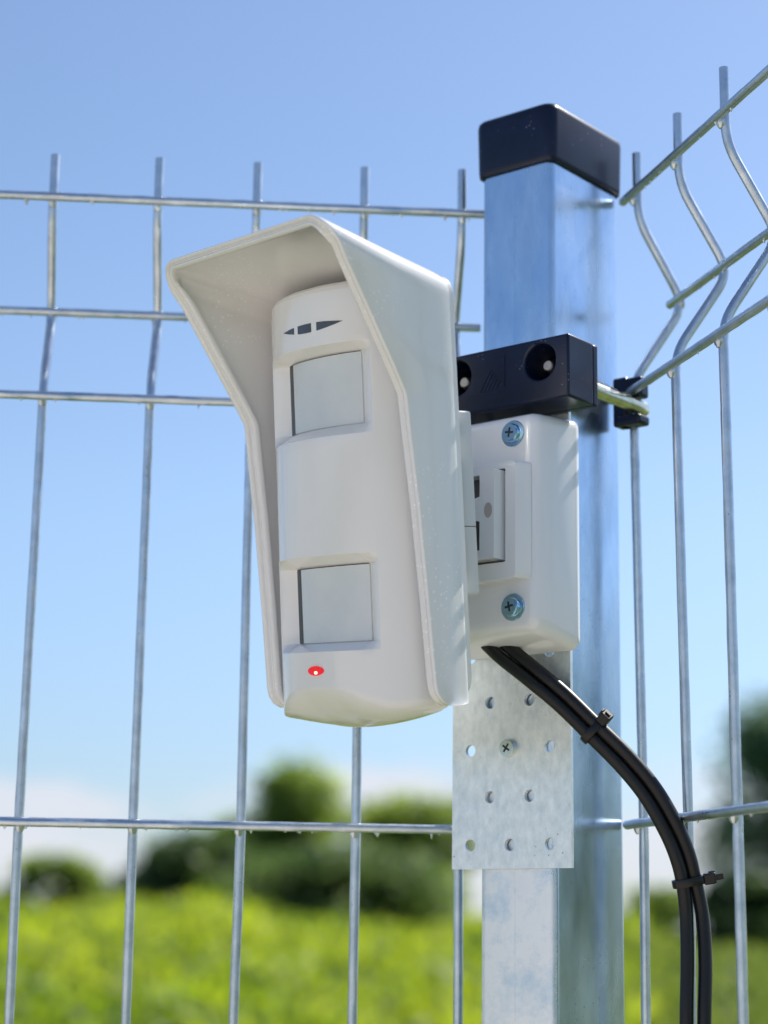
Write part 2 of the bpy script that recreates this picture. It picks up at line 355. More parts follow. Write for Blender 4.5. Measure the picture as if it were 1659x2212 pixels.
M['unseen_yard'] = mat('unseen_pale_gravel', (0.50, 0.45, 0.38), 0.95); noise_mix(M['unseen_yard'], 40, (0.40, 0.35, 0.29), (0.58, 0.52, 0.45), 0.3, 0.7, 8)
m = MB(); m.add([(0.10, 0.93, 0.004), (-30.0, -1.32, 0.004), (-30.0, -40.0, 0.004), (2.5, -40.0, 0.004), (2.5, -7.4, 0.004)], [(0, 1, 2, 3, 4)])  # unseen gravel inferred from warm bounce; outline cut to steer that bounce
yd = m.build('unseen_gravel_yard', 'unseen_yard', None, smooth=None); yd['kind'] = 'structure'

# ------------------------------------------------------------------ field vegetation (stuff)
def leaf_quad(mb_, c, L, W, d, nrm):
    d = d.normalized(); s_ = d.cross(nrm)
    if s_.length < 1e-4: s_ = V((1, 0, 0))
    s_.normalize(); n = len(mb_.v)
    mb_.v += [tuple(c), tuple(c + d * L * 0.45 + s_ * W), tuple(c + d * L), tuple(c + d * L * 0.45 - s_ * W)]
    mb_.f.append((n, n + 1, n + 2, n + 3))
def weeds(name, m, label, count, xr, yr, h, seed, cat):
    rnd = random.Random(seed); mb_ = MB(); k = 0
    while k < count:
        t = rnd.random(); y = yr[0] * (yr[1] / yr[0]) ** t
        x = y * rnd.uniform(*xr)
        dens = noise.noise(V((x / y * 13, math.log(y) * 3.2, seed)))
        if dens < rnd.uniform(-0.7, 0.25): k += 0.3; continue
        sc = 0.5 + y / 22.0
        base = V((x, y, gz(x, y))); hh = h * (0.40 + 0.30 * rnd.random() + 0.8 * dens) * (1 + y / 250) * (1 + 0.9 * noise.noise(V((x / y * 21, 3.3, seed))))
        for q in range(5):
            c = base + V((rnd.gauss(0, 0.08 * sc), rnd.gauss(0, 0.08 * sc), hh * rnd.random() ** 0.7))
            d = V((rnd.uniform(-1, 1), rnd.uniform(-1, 1), rnd.uniform(-0.1, 1.2)))
            leaf_quad(mb_, c, 0.13 * sc * rnd.uniform(0.7, 1.4), 0.035 * sc, d, V((rnd.uniform(-1, 1), rnd.uniform(-1, 1), rnd.uniform(0, 1))))
        k += 1
    o = mb_.build(name, m, None, smooth=None, kind='stuff'); tag(o, label, cat); return o
weeds('tall_weeds', 'weed', 'bright yellow green tall weeds filling the field behind the left fence', 26000, (-0.55, 0.13), (5.5, 95), 0.85, 3, 'weeds')
weeds('meadow_grass', 'meadow', 'olive green meadow grass behind the right fence', 12000, (0.10, 0.6), (6, 95), 0.35, 5, 'grass')
mbf = MB(); rnd = random.Random(11)  # glints off the weed leaves, put in as small pale quads
for k in range(500):
    y = 9 * (60 / 9) ** rnd.random(); x = y * rnd.uniform(-0.5, 0.1)
    c = V((x, y, gz(x, y) + 0.75 * rnd.uniform(0.6, 1.1))); s_ = 0.012 + y * 0.0012
    leaf_quad(mbf, c, s_ * 2, s_, V((rnd.uniform(-1, 1), 0.2, rnd.uniform(-1, 1))), V((0, 1, 0.6)))
o = mbf.build('leaf_glints', 'glint', None, smooth=None, kind='stuff'); tag(o, 'small pale glints of light dotted over the yellow green weeds', 'glints')

# ------------------------------------------------------------------ trees
def tree(name, D, x0, x1, ytop, mk, label, seed, nleaf=5200, lumps=26, shape=1.0, ls=None):
    """x0, x1, ytop: extent as seen from the camera converted to metres at distance D"""
    rnd = random.Random(seed); F = 4231.9
    cx = ((x0 + x1) / 2 - 829.5) / F * D; hw = (x1 - x0) / 2 / F * D * 1.08
    ztop = CAMZ + (2026 - ytop) / F * D; gb = gz(cx, D); H = ztop - gb
    t = thing(name, (cx, D, gb), label, 'tree', 'trees and bushes beyond the field')
    tr = MB(); tr.add(*tube_mesh([V((cx, D, gb - 0.3)), V((cx + 0.1, D, gb + H * 0.3)), V((cx - 0.1 * hw, D + 0.1, gb + H * 0.62)), V((cx, D, gb + H * 0.86))], lambda q: 0.045 * H * (1 - 0.8 * q) + 0.03, 8))
    for k in range(6):
        a_ = rnd.uniform(0, 6.28); z0 = gb + H * rnd.uniform(0.25, 0.6)
        tr.add(*tube_mesh([V((cx, D, z0)), V((cx + math.cos(a_) * hw * 0.4, D + math.sin(a_) * hw * 0.4, z0 + H * 0.12)), V((cx + math.cos(a_) * hw * 0.75, D + math.sin(a_) * hw * 0.75, z0 + H * 0.22))], lambda q: 0.018 * H * (1 - 0.75 * q), 6))
    tr.build('trunk', 'bark', t)
    cr_ = MB(); L = []
    for k in range(lumps):
        z = rnd.random() ** 0.8 * 0.9; zc = 0.15 + 0.35 * shape
        wr = 1.0 if z < zc else math.sqrt(max(0.02, 1 - ((z - zc) / (1.02 - zc)) ** 2))
        a_ = rnd.uniform(0, 6.28); rr = math.sqrt(rnd.random()) * 0.80 * wr
        L.append((V((cx + math.cos(a_) * rr * hw, D + math.sin(a_) * rr * hw, gb + H * (0.06 + 0.84 * z))), hw * rnd.uniform(0.24, 0.40), H * rnd.uniform(0.08, 0.15)))
    for k in range(7):
        a_ = k * 0.9; L.append((V((cx + math.cos(a_) * hw * 0.34, D + math.sin(a_) * hw * 0.34, gb + H * rnd.uniform(0.78, 0.86))), hw * 0.33, H * 0.10))
    L.append((V((cx, D, gb + H * 0.89)), hw * 0.40, H * 0.11))
    ls = ls or 0.0042 * D
    for k in range(nleaf):
        c, rx, rz = L[rnd.randrange(len(L))]
        d = V((rnd.gauss(0, 1), rnd.gauss(0, 1), rnd.gauss(0, 1))).normalized()
        p = c + V((d.x * rx, d.y * rx, d.z * rz)) * rnd.uniform(0.25, 1.12)
        nn = (d + V((rnd.gauss(0, .5), rnd.gauss(0, .5), rnd.gauss(0, .5) + 0.3)))
        leaf_quad(cr_, p, ls * rnd.uniform(0.7, 1.4), ls * 0.38, V((rnd.uniform(-1, 1), rnd.uniform(-1, 1), rnd.uniform(-1, 0.5))), nn)
    cr_.build('crown', mk, t, smooth=None)
    return t
tree('oak_tree', 96, 515, 790, 1632, 'leaf_mid', 'tallest rounded green tree beyond the field, left of the post', 1, 7000, 46, 0.55)
tree('dark_tree', 92, 278, 600, 1800, 'leaf_dark', 'low broad dark green tree left of the tallest rounded tree', 2, 7500, 44, 0.4)
tree('linden_tree', 90, 725, 1080, 1706, 'leaf_mid', 'broad green tree between the tallest rounded tree and the fence post', 3, 8500, 44, 0.55)
tree('round_tree', 97, 425, 660, 1765, 'leaf_mid', 'medium green tree filling the gap left of the tallest rounded tree', 15, 6500, 40, 0.5)
tree('shade_tree', 84, 440, 1040, 1828, 'leaf_dark', 'wide dark tree mass low in front of the tall trees', 4, 9000, 44, 0.2)
tree('small_tree', 118, 25, 262, 1855, 'leaf_mid', 'small round green tree alone on the left skyline', 5, 4200, 26, 0.8)
tree('far_tree', 122, -170, 22, 1880, 'leaf_mid', 'green tree cut by the left edge of the photo', 6, 2600, 26, 0.8)
tree('bush', 112, 1330, 1545, 1905, 'leaf_mid', 'low green bush seen between the black cable and the post', 7, 2600, 26, 0.4)
tree('tall_tree', 74, 1500, 1860, 1462, 'leaf_blue', 'tall dark blue green tree behind the right fence at the right edge', 8, 6000, 46, 0.7)
tree('bush', 70, 1480, 1780, 1880, 'leaf_dark', 'dark bush at the foot of the tall tree on the right', 9, 6000, 30, 0.3)

tree('reflected_tree', 7, 11500, 15500, -250, 'leaf_dark', 'dark tree added out of view for the steel to reflect, to the right of the fence', 10, 4000, 30, 0.5, ls=.22)  # unseen trees added to give the steel dark reflections
tree('reflected_tree', 9, 12800, 19500, -700, 'leaf_blue', 'broad tree added out of view for the steel to reflect, far to the right', 12, 4000, 30, 0.5, ls=.22)
tree('reflected_tree', 16, 7600, 10200, 800, 'leaf_dark', 'low tree added out of view for the steel to reflect, right of the tall blue green tree', 13, 3000, 24, 0.5, ls=.22)
# ------------------------------------------------------------------ wire fences
LD = az(-94.2821); LN = az(-4.2821); L0 = V((0.0368, 0.9112, CAMZ)); LZ, LE = 0.3491, 0.0263
RD = az(164.294); RN = az(74.294); R0 = V((0.1179, 0.8953, CAMZ)); RZ, RE = 0.3518, 0.0256
def wire_fence(name, O, D, Nn, zt, e, n, jit, tipz, label, ext0, ext1, seed, voff=0.0, lean=0.0):
    rnd = random.Random(seed)
    t = thing(name, V((O.x, O.y, 0)), label, 'fence')
    for k in range(n):
        jx = jit.get(k, rnd.uniform(-.0012, .0012)); p = O + D * (0.05 * k + jx) + Nn * (0.0042 + voff)
        j2 = rnd.uniform(-.001, .001); tz = tipz + rnd.uniform(-.0012, .0012)
        path = [p + Nn * lean + ZZ * (zt + tz), p + Nn * lean + ZZ * (zt - 0.011), p + Nn * e + D * j2 + ZZ * (zt - 0.052), p - Nn * lean + ZZ * (zt - 0.093), p - Nn * lean * .8 + ZZ * (zt - 0.13)]
        for fz in (0.30, 0.50, 0.70, 0.90): path.append(p + D * rnd.uniform(-.001, .001) + ZZ * (zt - fz))
        path += [p + ZZ * (zt - 1.10), p + Nn * e + ZZ * (zt - 1.15), p + ZZ * (zt - 1.20), V((p.x, p.y, 0.06))]
        m = MB(); m.add(*tube_mesh(subdiv(fillet(path, 0.010, 6), 0.012), 0.00222, 12, jitter=0.07, seed=k))
        # weld beads where the wire meets each horizontal
        for zz, ee in ((zt, 0), (zt - .05, e), (zt - .10, 0), (zt - .30, 0)):
            c = p + Nn * (ee - 0.0021 + (lean if zz == zt else (-lean if ee == 0 and zz > zt - .2 else 0))) + ZZ * (zz - 0.001)
            m.add(*tube_mesh([c - ZZ * 0.0036, c - ZZ * 0.0024, c - ZZ * 0.0005, c + ZZ * 0.0018, c + ZZ * 0.0030], lambda q: (0.0010, 0.0019, 0.0024, 0.0018, 0.0008)[int(round(q * 4))], 8))
        m.build('vertical_wire', 'wire', t)
    for zz, ee in ((zt, 0), (zt - .05, e), (zt - .10, 0), (zt - .30, 0), (zt - .50, 0), (zt - .70, 0), (zt - .90, 0), (zt - 1.10, 0), (zt - 1.15, e), (zt - 1.20, 0), (0.14 - CAMZ, 0)):
        ln = lean if zz == zt else (-lean if abs(zz - zt + .10) < .001 else 0); a0 = O + Nn * (ee + voff + ln) + D * (-ext0) + ZZ * zz; a1 = O + Nn * (ee + voff + ln) + D * (0.05 * (n - 1) + ext1) + ZZ * zz
        m = MB(); m.add(*tube_mesh(subdiv([a0, a1], 0.006), 0.00212, 12, jitter=0.10, seed=zz * 10))
        if zz > zt - .35:                                   # zinc drips under the wire
            L = (a1 - a0).length
            for q in range(int(L / 0.017)):
                c = a0 + D * rnd.uniform(0, L) - ZZ * 0.0016; h = rnd.uniform(0.0001, 0.0011) * (2.6 if rnd.random() < 0.10 else 1)
                w_ = rnd.uniform(0.0005, 0.0016)
                m.add(*tube_mesh([c + ZZ * 0.0003 , c - ZZ * h * 0.5, c - ZZ * (h + 0.0008)], lambda q_, w_=w_: (w_, w_ * 0.75, 0.0002)[int(round(q_ * 2))], 7))
        m.build('horizontal_wire', 'wire', t)
    return t
wire_fence('wire_fence', L0, LD, LN, LZ, LE, 24, {0: 0, 1: -0.0016, 2: 0.0012, 3: -0.0006, 4: 0.0002}, 0.0240,
           'galvanised wire mesh fence panel running left from the post', 0.012, 0.03, 21)
wire_fence('wire_fence', R0, RD, RN, RZ, RE, 14, {0: 0.003, 1: .0008, 2: 0}, 0.0235,
           'galvanised wire mesh fence panel running towards the camera on the right', 0.0055, 0.03, 22, -0.0042, 0.0017)

# ------------------------------------------------------------------ post
pt = thing('fence_post', V((*(C0 + A_ * .02 + B_ * .03).xy, 0)), 'square galvanised steel fence post with a black cap', 'fence post')
m = MB(); prof = rrect(0.0, 0.0401, 0.0, 0.059, 0.0042, 6)
lo = [[PF(s, -b_, z - 0) for s, b_ in prof] for z in (-CAMZ + 0.0, -.6, -.2, 0.0, .2, 0.372)]
m.add(*loft(lo, True, True, True)); m.build('tube', 'post', pt, smooth=50)
m = MB(); v2, f2 = box(0.0203, 0.0219, -.0002, .00012, -1.6, .345); m.add(tf(v2, PF), f2)
m.build('weld_seam', 'post', pt)
# cap: tapering skirt with softly rounded top
def caploop(g_, z, r): return [PF(s, -b_, z) for s, b_ in rrect(-g_, 0.0401 + g_, -g_, 0.059 + g_, r, 6)]
m = MB(); cz0, cz1 = 0.3545, 0.3835
loops = [caploop(-0.0005, cz0 + .0012, .004), caploop(0.0008, cz0, .0042), caploop(0.0017, cz0 + .0006, .0048), caploop(0.0020, cz0 + 0.003, .005), caploop(0.0027, cz1 - .0035, .006),
         caploop(0.0023, cz1 - .0015, .0058), caploop(0.0012, cz1 - .0003, .005), caploop(-0.0012, cz1, .004), caploop(-0.006, cz1 + .0005, .003)]
m.add(*loft(loops, True, False, True)); m.build('post_cap', 'blk', pt, smooth=60)

# ------------------------------------------------------------------ perforated plate on the post face
pl = thing('perforated_plate', PF(0.021, 0.001, 0.03), 'galvanised perforated steel plate screwed to the front of the post', 'metal plate')
hol = []
for i in range(11):
    z = 0.0406 + i * 0.02095
    for s in ((0.0002, 0.0213, 0.0427) if i % 2 == 0 else (0.0108, 0.0320)):
        if i == 2 and abs(s - 0.0213) < .001: continue
        if i == 4 and s < .001: pass
        hol.append(circle(s, z, 0.0027, 22))
vs_, fs_ = sheet([(-0.0108, 0.0303), (0.0527, 0.0303), (0.0527, 0.2520), (-0.0108, 0.2520)], hol, 0.0018)
m = MB(); m.add(tf(vs_, lambda x, y, z: PF(x, 0.0008 + z, y)), fs_); m.build('sheet', 'plate', pl, smooth=30, bevel=0.0003, seg=1, bang=50)
def lathe(c, ax, prof, seg=28):
    """prof: list of (radius, height along ax)"""
    ax = ax.normalized(); x = ZZ.cross(ax).normalized(); y = ax.cross(x)
    return loft([[c + ax * h + (x * math.cos(2 * math.pi * k / seg) + y * math.sin(2 * math.pi * k / seg)) * r_ for k in range(seg)] for r_, h in prof], True, True, True)
def plus(r, w, rot=0.0, cx=0, cy=0):
    p = [(w, w), (w, r), (-w, r), (-w, w), (-r, w), (-r, -w), (-w, -w), (-w, -r), (w, -r), (w, -w), (r, -w), (r, w)]
    c_, s_ = math.cos(rot), math.sin(rot); return [(cx + a_ * c_ - b_ * s_, cy + a_ * s_ + b_ * c_) for a_, b_ in p]
def screw(parent, s, z, off, r, flange, rot, name='screw', mk='screw'):
    hd = MB(); f = lambda x, y, q: PF(s + x, off + q, z + y)
    if flange: 
        hd.add(*lathe(PF(s, off, z), -B_, [(flange, 0), (flange, .0006), (flange * .96, .0010), (r * 1.04, .0011), (r, .0022), (r * .9, .0027)]))
        base = 0.0024
    else:
        hd.add(*lathe(PF(s, off, z), -B_, [(r, 0), (r, .0016), (r * .93, .0022)])); base = 0.0018
    ob = hd.build(name, mk, parent, smooth=40)
    tp = MB(); v2, f2 = sheet(circle(0, 0, r * .88, 28), [plus(r * .52, r * .115, rot)], 0.0012); tp.add(tf(v2, lambda x, y, q: f(x, y, base + q * 1.0)), f2)
    tp.build('cross_slot_rim', mk, ob, smooth=30)
    dk = MB(); dk.add(tf([(x, y, base + .00045) for x, y in circle(0, 0, r * .6, 16)], f), [tuple(range(16))]); dk.build('cross_slot', 'dark', ob)
    return ob
screw(pl, 0.0213, 0.0826, 0.0026, 0.0041, None, 0.6, mk='plain_screw')

# ------------------------------------------------------------------ wall bracket (white box)
bk = thing('mounting_bracket', PF(0.021, 0.003, 0.123), 'white plastic mounting bracket screwed over the plate behind the motion detector', 'bracket')
def sz(l, off): return [PF(s, off, z) for s, z in l]
m = MB()
R_ = lambda s0, s1, z0, z1, r, off: sz(rrect(s0, s1, z0, z1, r, 5), off)
loops = [R_(-.0150, .057, .1250, .2255, .004, .0027), R_(-.0168, .0588, .1232, .2268, .005, .0040), R_(-.0168, .0588, .1236, .2268, .0055, .0060), R_(-.0150, .0570, .1262, .2266, .0062, .0170), R_(-.0125, .0545, .1290, .2258, .0060, .0265),
         R_(-.0105, .0525, .1306, .2245, .0055, .0288), R_(-.0080, .0500, .1325, .2226, .0045, .0298), R_(-.0055, .0475, .1345, .2206, .0035, .0300)]
m.add(*loft(loops, True, True, True)); m.build('housing', 'white2', bk, smooth=60)
# raised boss with a real recess for the arm
v2, f2 = sheet(rrect(-.0092, .0512, .1515, .2032, .002, 4), [rrect(.0003, .0417, .1590, .2003, .0008, 3)], 0.0062)
m = MB(); m.add(tf(v2, lambda x, y, z: PF(x + (.0042 * z / .0062 if x < -.004 else 0), 0.0298 + z, y)), f2); m.build('boss', 'white2', bk, smooth=30, bevel=0.0016, seg=3, bang=40)
m = MB(); v2, f2 = box(.0005, .0415, .0299, .0303, .1592, .2001); m.add(tf(v2, PF), f2); m.build('recess', 'black_gap', bk)
# swivel arm: notched face extruded out of the recess
v2, f2 = sheet([(.0012, .1600), (.0200, .1600), (.0200, .1640), (.0098, .1640), (.0098, .1767), (.0135, .1777), (.0135, .1868), (.0098, .1878), (.0098, .1972), (.0200, .1972), (.0200, .1995), (.0012, .1995)], [], 0.0115)
m = MB(); m.add(tf(v2, lambda x, y, z: PF(x + (.0010 if x < .002 and z > .005 else 0), 0.0303 + z, y)), f2); am = m.build('swivel_arm', 'white2', bk, smooth=30)
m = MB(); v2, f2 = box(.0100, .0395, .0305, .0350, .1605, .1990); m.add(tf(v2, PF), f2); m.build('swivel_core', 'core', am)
m = MB(); m.add(*loft([[PF(x, o_, z) for x, z in circle(.0052, .1812, .0021, 24, .0034)] for o_ in (.0405, .04195)], True, True, True)); m.build('oval_hole_disc', 'hole_shade', am)  # solid disc in place of the oval hole in the arm
m = MB(); v2, f2 = box(.0180, .0330, .0370, .0655, .1700, .1900); m.add(tf(v2, PF), f2); m.build('swivel_stem', 'white2', bk, bevel=.001)
screw(bk, 0.0003, 0.2170, 0.0296, .0042, .0060, 0.15)
screw(bk, 0.0001, 0.1398, 0.0300, .0042, .0060, -0.2)

# ------------------------------------------------------------------ clamp bar
cb = thing('clamp_bar', PF(0.02, 0.003, 0.245), 'black plastic clamp bar bolted across the post above the white bracket', 'clamp')
zb0, zb1 = .2305, .2590; HS = (-0.0128, 0.0528)
v2, f2 = sheet([(-.0270, zb0), (.0670, zb0), (.0670, zb1), (-.0270, zb1)], [circle(h_, .2484, .0082, 32) for h_ in (-.0120, .0338)], 0.0200)
m = MB(); m.add(tf(v2, lambda x, y, z: PF(x, 0.0072 + z, y)), f2)
m.build('bar', 'blk', cb, smooth=40, bevel=0.0014, seg=3, bang=50)
m = MB(); v2, f2 = box(-.0268, .0668, .0030, .0071, zb0 + .0002, zb1 - .0002); m.add(tf(v2, PF), f2); m.build('back_plate', 'blk', cb, bevel=.0008)
for h_ in (-.0120, .0338):
    m = MB(); c = PF(h_ - .0002, .0072, .2480)
    pr = [(.0030, 0), (.0030, .0004)]
    for q in range(10): pr += [(.0030, .0008 + q * .0012), (.0026, .0014 + q * .0012)]
    pr += [(.0026, .0137), (.0021, .0142)]
    m.add(*lathe(c, -B_, pr, 20)); m.build('bolt', 'bolt', cb, smooth=25)
    m = MB(); m.add(*lathe(c, -B_, [(.0062, .0001), (.0062, .0012), (.0058, .0014)], 26)); m.build('washer', 'bolt', cb)
# raised maker's hatching moulded into the bar face
m = MB()
def ridge(p0, p1, w=.00028, off=.0272, h=.00022):
    p0 = V((*p0, 0)); p1 = V((*p1, 0)); d = (p1 - p0).normalized(); n = V((-d.y, d.x, 0)) * w
    q = [p0 + n, p1 + n, p1 - n, p0 - n]
    vs3 = [PF(a_.x, off - .0001, a_.y) for a_ in q] + [PF(a_.x, off + h, a_.y) for a_ in q]
    m.add(vs3, [(0, 1, 2, 3), (4, 5, 6, 7), (0, 1, 5, 4), (1, 2, 6, 5), (2, 3, 7, 6), (3, 0, 4, 7)])
for k in range(5): ridge((.0205 - k * .0023, .2395 + k * .0002), (.0145 - k * .0012 , .2490 - k * .0014))
ridge((.0205, .2392), (.0095, .2386)); ridge((.0145, .2494), (.0088, .2425)); ridge((.0070, .2400), (.0070, .2545)); ridge((.0070, .2545), (.0150, .2553))
m.build('moulded_emblem', 'blk', cb)
# ------------------------------------------------------------------ strap and fence clip on the right
def RF(b_, off, z): return C0 + B_ * b_ - A_ * off + ZZ * z            # beside face B
st = thing('fence_clip', RF(.052, .012, .245), 'zinc strap with black clip holding the right fence wire to the post', 'clip')
m = MB()
path = [RF(-.004, .0150, .2443), RF(.02, .0150, .2443), RF(.048, .0150, .2446), RF(.0560, .0150, .2446), RF(.0585, .0150, .2446)]
rl = []
for p, k in zip(path, (1, 1, 1, .92, .55)):
    rl.append([p + ZZ * (math.sin(q) * .0036 * k) - A_ * (math.cos(q) * .0026 * k) for q in [2 * math.pi * i / 16 for i in range(16)]])
m.add(*loft(rl, True, True, True)); m.build('strap', 'rod', st, smooth=60)
for b0 in (.012, .0235, .0355):
    m = MB(); v2, f2 = sheet(rrect(b0, b0 + .0072, -.0011, .0011, .0010, 4), [], .0006); m.add(tf(v2, lambda x, y, z: RF(x, .0150 + y, .2443 + .0036 + z - .0002)), f2); m.build('slot', 'bolt', st)
for z0, z1, b0, b1 in ((.2490, .2590, .0475, .0550), (.2358, .2405, .0455, .0555)):
    m = MB(); v2, f2 = box(b0, b1, .0050, .0182, z0, z1); m.add(tf(v2, RF), f2); m.build('clip_jaw', 'blk', st, bevel=.0014, seg=3)
m = MB(); v2, f2 = box(.0465, .0550, .0030, .0105, .2358, .2595); m.add(tf(v2, RF), f2); m.build('clip_body', 'blk', st, bevel=.0012, seg=2)

# ------------------------------------------------------------------ motion detector
dt = thing('motion_detector', DF(0, 0, 0), 'white outdoor motion detector with angled hood, two lenses and a lit red light', 'motion detector')
mm = 0.001
# --- hood: loops of (u, v, w, inward u, inward v)
def hood_front():
    L = []
    # right side, bottom to top (u > 0): (w, v, halfwidth)
    def arc(c, r0, r1, a0, a1, n):
        return [(c[0] + r0 * math.cos(R(a0 + (a1 - a0) * k / n)), c[1] + r1 * math.sin(R(a0 + (a1 - a0) * k / n))) for k in range(n + 1)]
    side = [(2, -1.0), (6, -1.6)] + [(9.5 + 9.2 * math.sin(R(q)), 7.6 - 9.4 * math.cos(R(q))) for q in (15, 40, 65, 90)] + [(20.2, 40), (22.6, 80), (25.2, 110), (26.1, 122.5), (26.5, 125.6), (27.6, 127.7), (28.8, 129.9), (32.0, 135.8), (44, 156.5), (56, 177)]
    def hwid(v): return 58.0 + (56.75 - 58.0) * min(1, v / 126) if v < 126.4 else 56.75 + (60.0 - 56.75) * (v - 126.4) / 68.3
    for w_, v_ in side: L.append((hwid(v_), v_, w_, -1, 0))
    # top right corner: centre (48, 183), follows the slope of the flare
    rr = 12.5; cu, cv = 60.4 - rr, 195.8 - rr
    for k in range(9):
        a_ = R(90 * k / 8); u_ = cu + rr * math.cos(a_); v_ = cv + rr * math.sin(a_)
        w_ = 27.6 + (v_ - 127.5) * 0.583
        L.append((u_, v_, w_, -math.cos(a_), -math.sin(a_)))
    return L
half = hood_front()
FR = half + [(-u_, v_, w_, -iu, iv) for u_, v_, w_, iu, iv in reversed(half)]
def back_of(p):
    u_, v_, w_, iu, iv = p
    ru = 56.4; s_ = 1 if u_ > 0 else -1; t_ = 178.2
    if iv == 0:                          # sides
        vb = min(v_, 100) if v_ < 100 else 100 + (v_ - 100) * (168 - 100) / (183.3 - 100)
        return (s_ * ru, min(vb, 168), 0, iu, 0)
    rr = 10; cu, cv = ru - rr, t_ - rr
    return (s_ * (cu + rr * abs(iu)), cv + rr * abs(iv), 0, iu, iv)
BKL = [back_of(p) for p in FR]
def lp(f, inset, fw):
    o_ = []
    for p, q in zip(FR, BKL):
        # position between back (f=0) and front (f=1)
        u_, v_, w_ = [q[i] + (p[i] - q[i]) * f for i in range(3)]
        k_ = inset * (1.0 - 0.40 * abs(p[4]) ** 2)
        if f < .95: k_ = min(k_, 3.2)
        o_.append(DF((u_ + p[3] * k_) * mm, (v_ + p[4] * k_) * mm, (w_ + fw) * mm))
    return o_
m = MB()
loops = [lp(0, 3.2, 1.0), lp(.5, 3.2, 0), lp(.90, 3.2, 0), lp(1, 7.4, -2.8), lp(1, 7.3, -1.5), lp(1, 6.9, -.8), lp(1, 6.2, -.35), lp(1, 5.4, -.35), lp(1, 4.8, -.7), lp(1, 4.4, -1.3), lp(1, 3.7, -1.6), lp(1, 3.1, -1.4), lp(1, 2.7, -.5), lp(1, 2.3, .1), lp(1, 1.6, .35), lp(1, .8, .3), lp(1, .2, -.1), lp(1, 0, -.9), lp(.5, 0, 0), lp(.08, 0, 0), lp(0, .5, 0)]
vs_, fs_ = loft(loops, False)
n_ = len(FR); nl = len(loops)
# close the two bottom ends and the back wall
fs_.append(tuple(i * n_ for i in range(nl))); fs_.append(tuple(i * n_ + n_ - 1 for i in reversed(range(nl))))
fs_.append(tuple(range(n_)))
fs_.append(tuple((nl - 1) * n_ + k for k in reversed(range(n_))))
fs_.append(((nl - 1) * n_, 0, n_ - 1, (nl - 1) * n_ + n_ - 1))
m.add(vs_, fs_); hood = m.build('hood', 'hood', dt, smooth=38)
# --- rear shell behind the hood
m = MB()
def dl(l, w_): return [DF(u_ * mm, v_ * mm, w_ * mm) for u_, v_ in l]
m.add(*loft([dl(rrect(-55.6, 55.6, .6, 177.4, 9, 6), -.2), dl(rrect(-55.6, 55.6, .6, 177.4, 9, 6), -2.6), dl(rrect(-54.4, 54.4, 1.8, 176.2, 8.5, 6), -3.6)], True, True, True))
m.build('rear_shell', 'white', dt, smooth=50)
m = MB(); m.add(*loft([dl(rrect(-7, 52.6, 43.2, 120.2, 1.5, 4), -3.6), dl(rrect(-7, 53.2, 43.2, 120.2, 1.5, 4), -4.4), dl(rrect(-7, 53.2, 43.2, 120.2, 1.5, 4), -11.2), dl(rrect(-6, 52.2, 44.2, 119.2, 1.5, 4), -12)], True, True, True))
m.build('back_slab', 'slab', dt, smooth=50)
m = MB(); v2, f2 = box(53.1, 53.32, 71.5, 71.8, -11.3, -4.0); m.add([DF(x * mm, z * mm, y * mm) for x, z, y in [(p[0], p[1], p[2]) for p in v2]], f2); m.build('seam_line', 'dark', dt)
# --- body
def sec(u_, v_=90):
    u_ = max(-50.4, min(50.4, u_)); e_ = 2.36 - 0.22 * v_ / 178; return -16 + 52 * (1 - abs(u_ / 53) ** e_) ** (1 / e_)
UO, UI = 34.0, 25.2
WIN = [(22.6, 26.4, 58.6, 62.6), (112.3, 117.2, 147.8, 151.0)]
us = sorted(set([round(50.4 * math.sin(R(q)), 3) for q in range(-90, 91, 4)] + [-UO, UO, -UI, UI] + [x for x in range(-24, 25, 3)]))
us = [x for i, x in enumerate(us) if i == 0 or x - us[i - 1] > .35 or x in (UO, UI, -UI, -UO)]
vs1 = sorted(set([14, 18, 22.6, 26.4, 58.6, 62.6, 70, 80, 90, 100, 108, 112.3, 117.2, 147.8, 151.0, 156, 162, 168] + [26.4 + 4.6 * k for k in range(1, 7)] + [117.2 + 5.1 * k for k in range(1, 6)]))
def depth(u_, v_):
    for a0, a1, b0, b1 in WIN:
        if a0 < v_ < b1:
            du = 1 if abs(u_) <= UI + .01 else max(0, (UO - abs(u_)) / (UO - UI))
            dv = 1 if a1 - .01 <= v_ <= b0 + .01 else (max(0, (v_ - a0) / (a1 - a0)) if v_ < a1 else max(0, (b1 - v_) / (b1 - b0)))
            return 8.2 * min(du, dv)
    return 0
def vcrease(u_):
    return 6.8 - 10 * min(1.15, (u_ / 36) ** 2) if u_ < 0 else 6.8 - 6 * (min(u_, 38) / 38) ** 2
rows = []
# bottom cap to crease
def pb(u_, f):   # f 0 = bottom back curve, 1 = crease
    k = 0.80 + 0.20 * math.sin(f * math.pi / 2); w1 = sec(u_, 0)
    wb_ = max(0.0, (w1 - 10) * 0.5)
    vb = -10.2 + 9.5 * (1 - math.sqrt(1 - (u_ / 52) ** 2))
    q_ = R(90 * f); mx_ = 0.55 * max(0, min(1, (34 - abs(u_)) / 24)); v_ = vb + (vcrease(u_) + .6 - vb) * (mx_ * f + (1 - mx_) * (1 - math.cos(q_)))
    return (u_ * k, v_, wb_ + (w1 - wb_) * (mx_ * f + (1 - mx_) * math.sin(q_)))
for f in (0, .15, .3, .5, .7, .85, .95): rows.append([pb(u_, f) for u_ in us])
rows.append([(u_, vcrease(u_) + .9, sec(u_, 2)) for u_ in us])
rows.append([(u_, vcrease(u_) + 2.6, sec(u_, 5)) for u_ in us])
for v_ in vs1:
    rows.append([(u_, v_, sec(u_, v_) - depth(u_, v_)) for u_ in us])
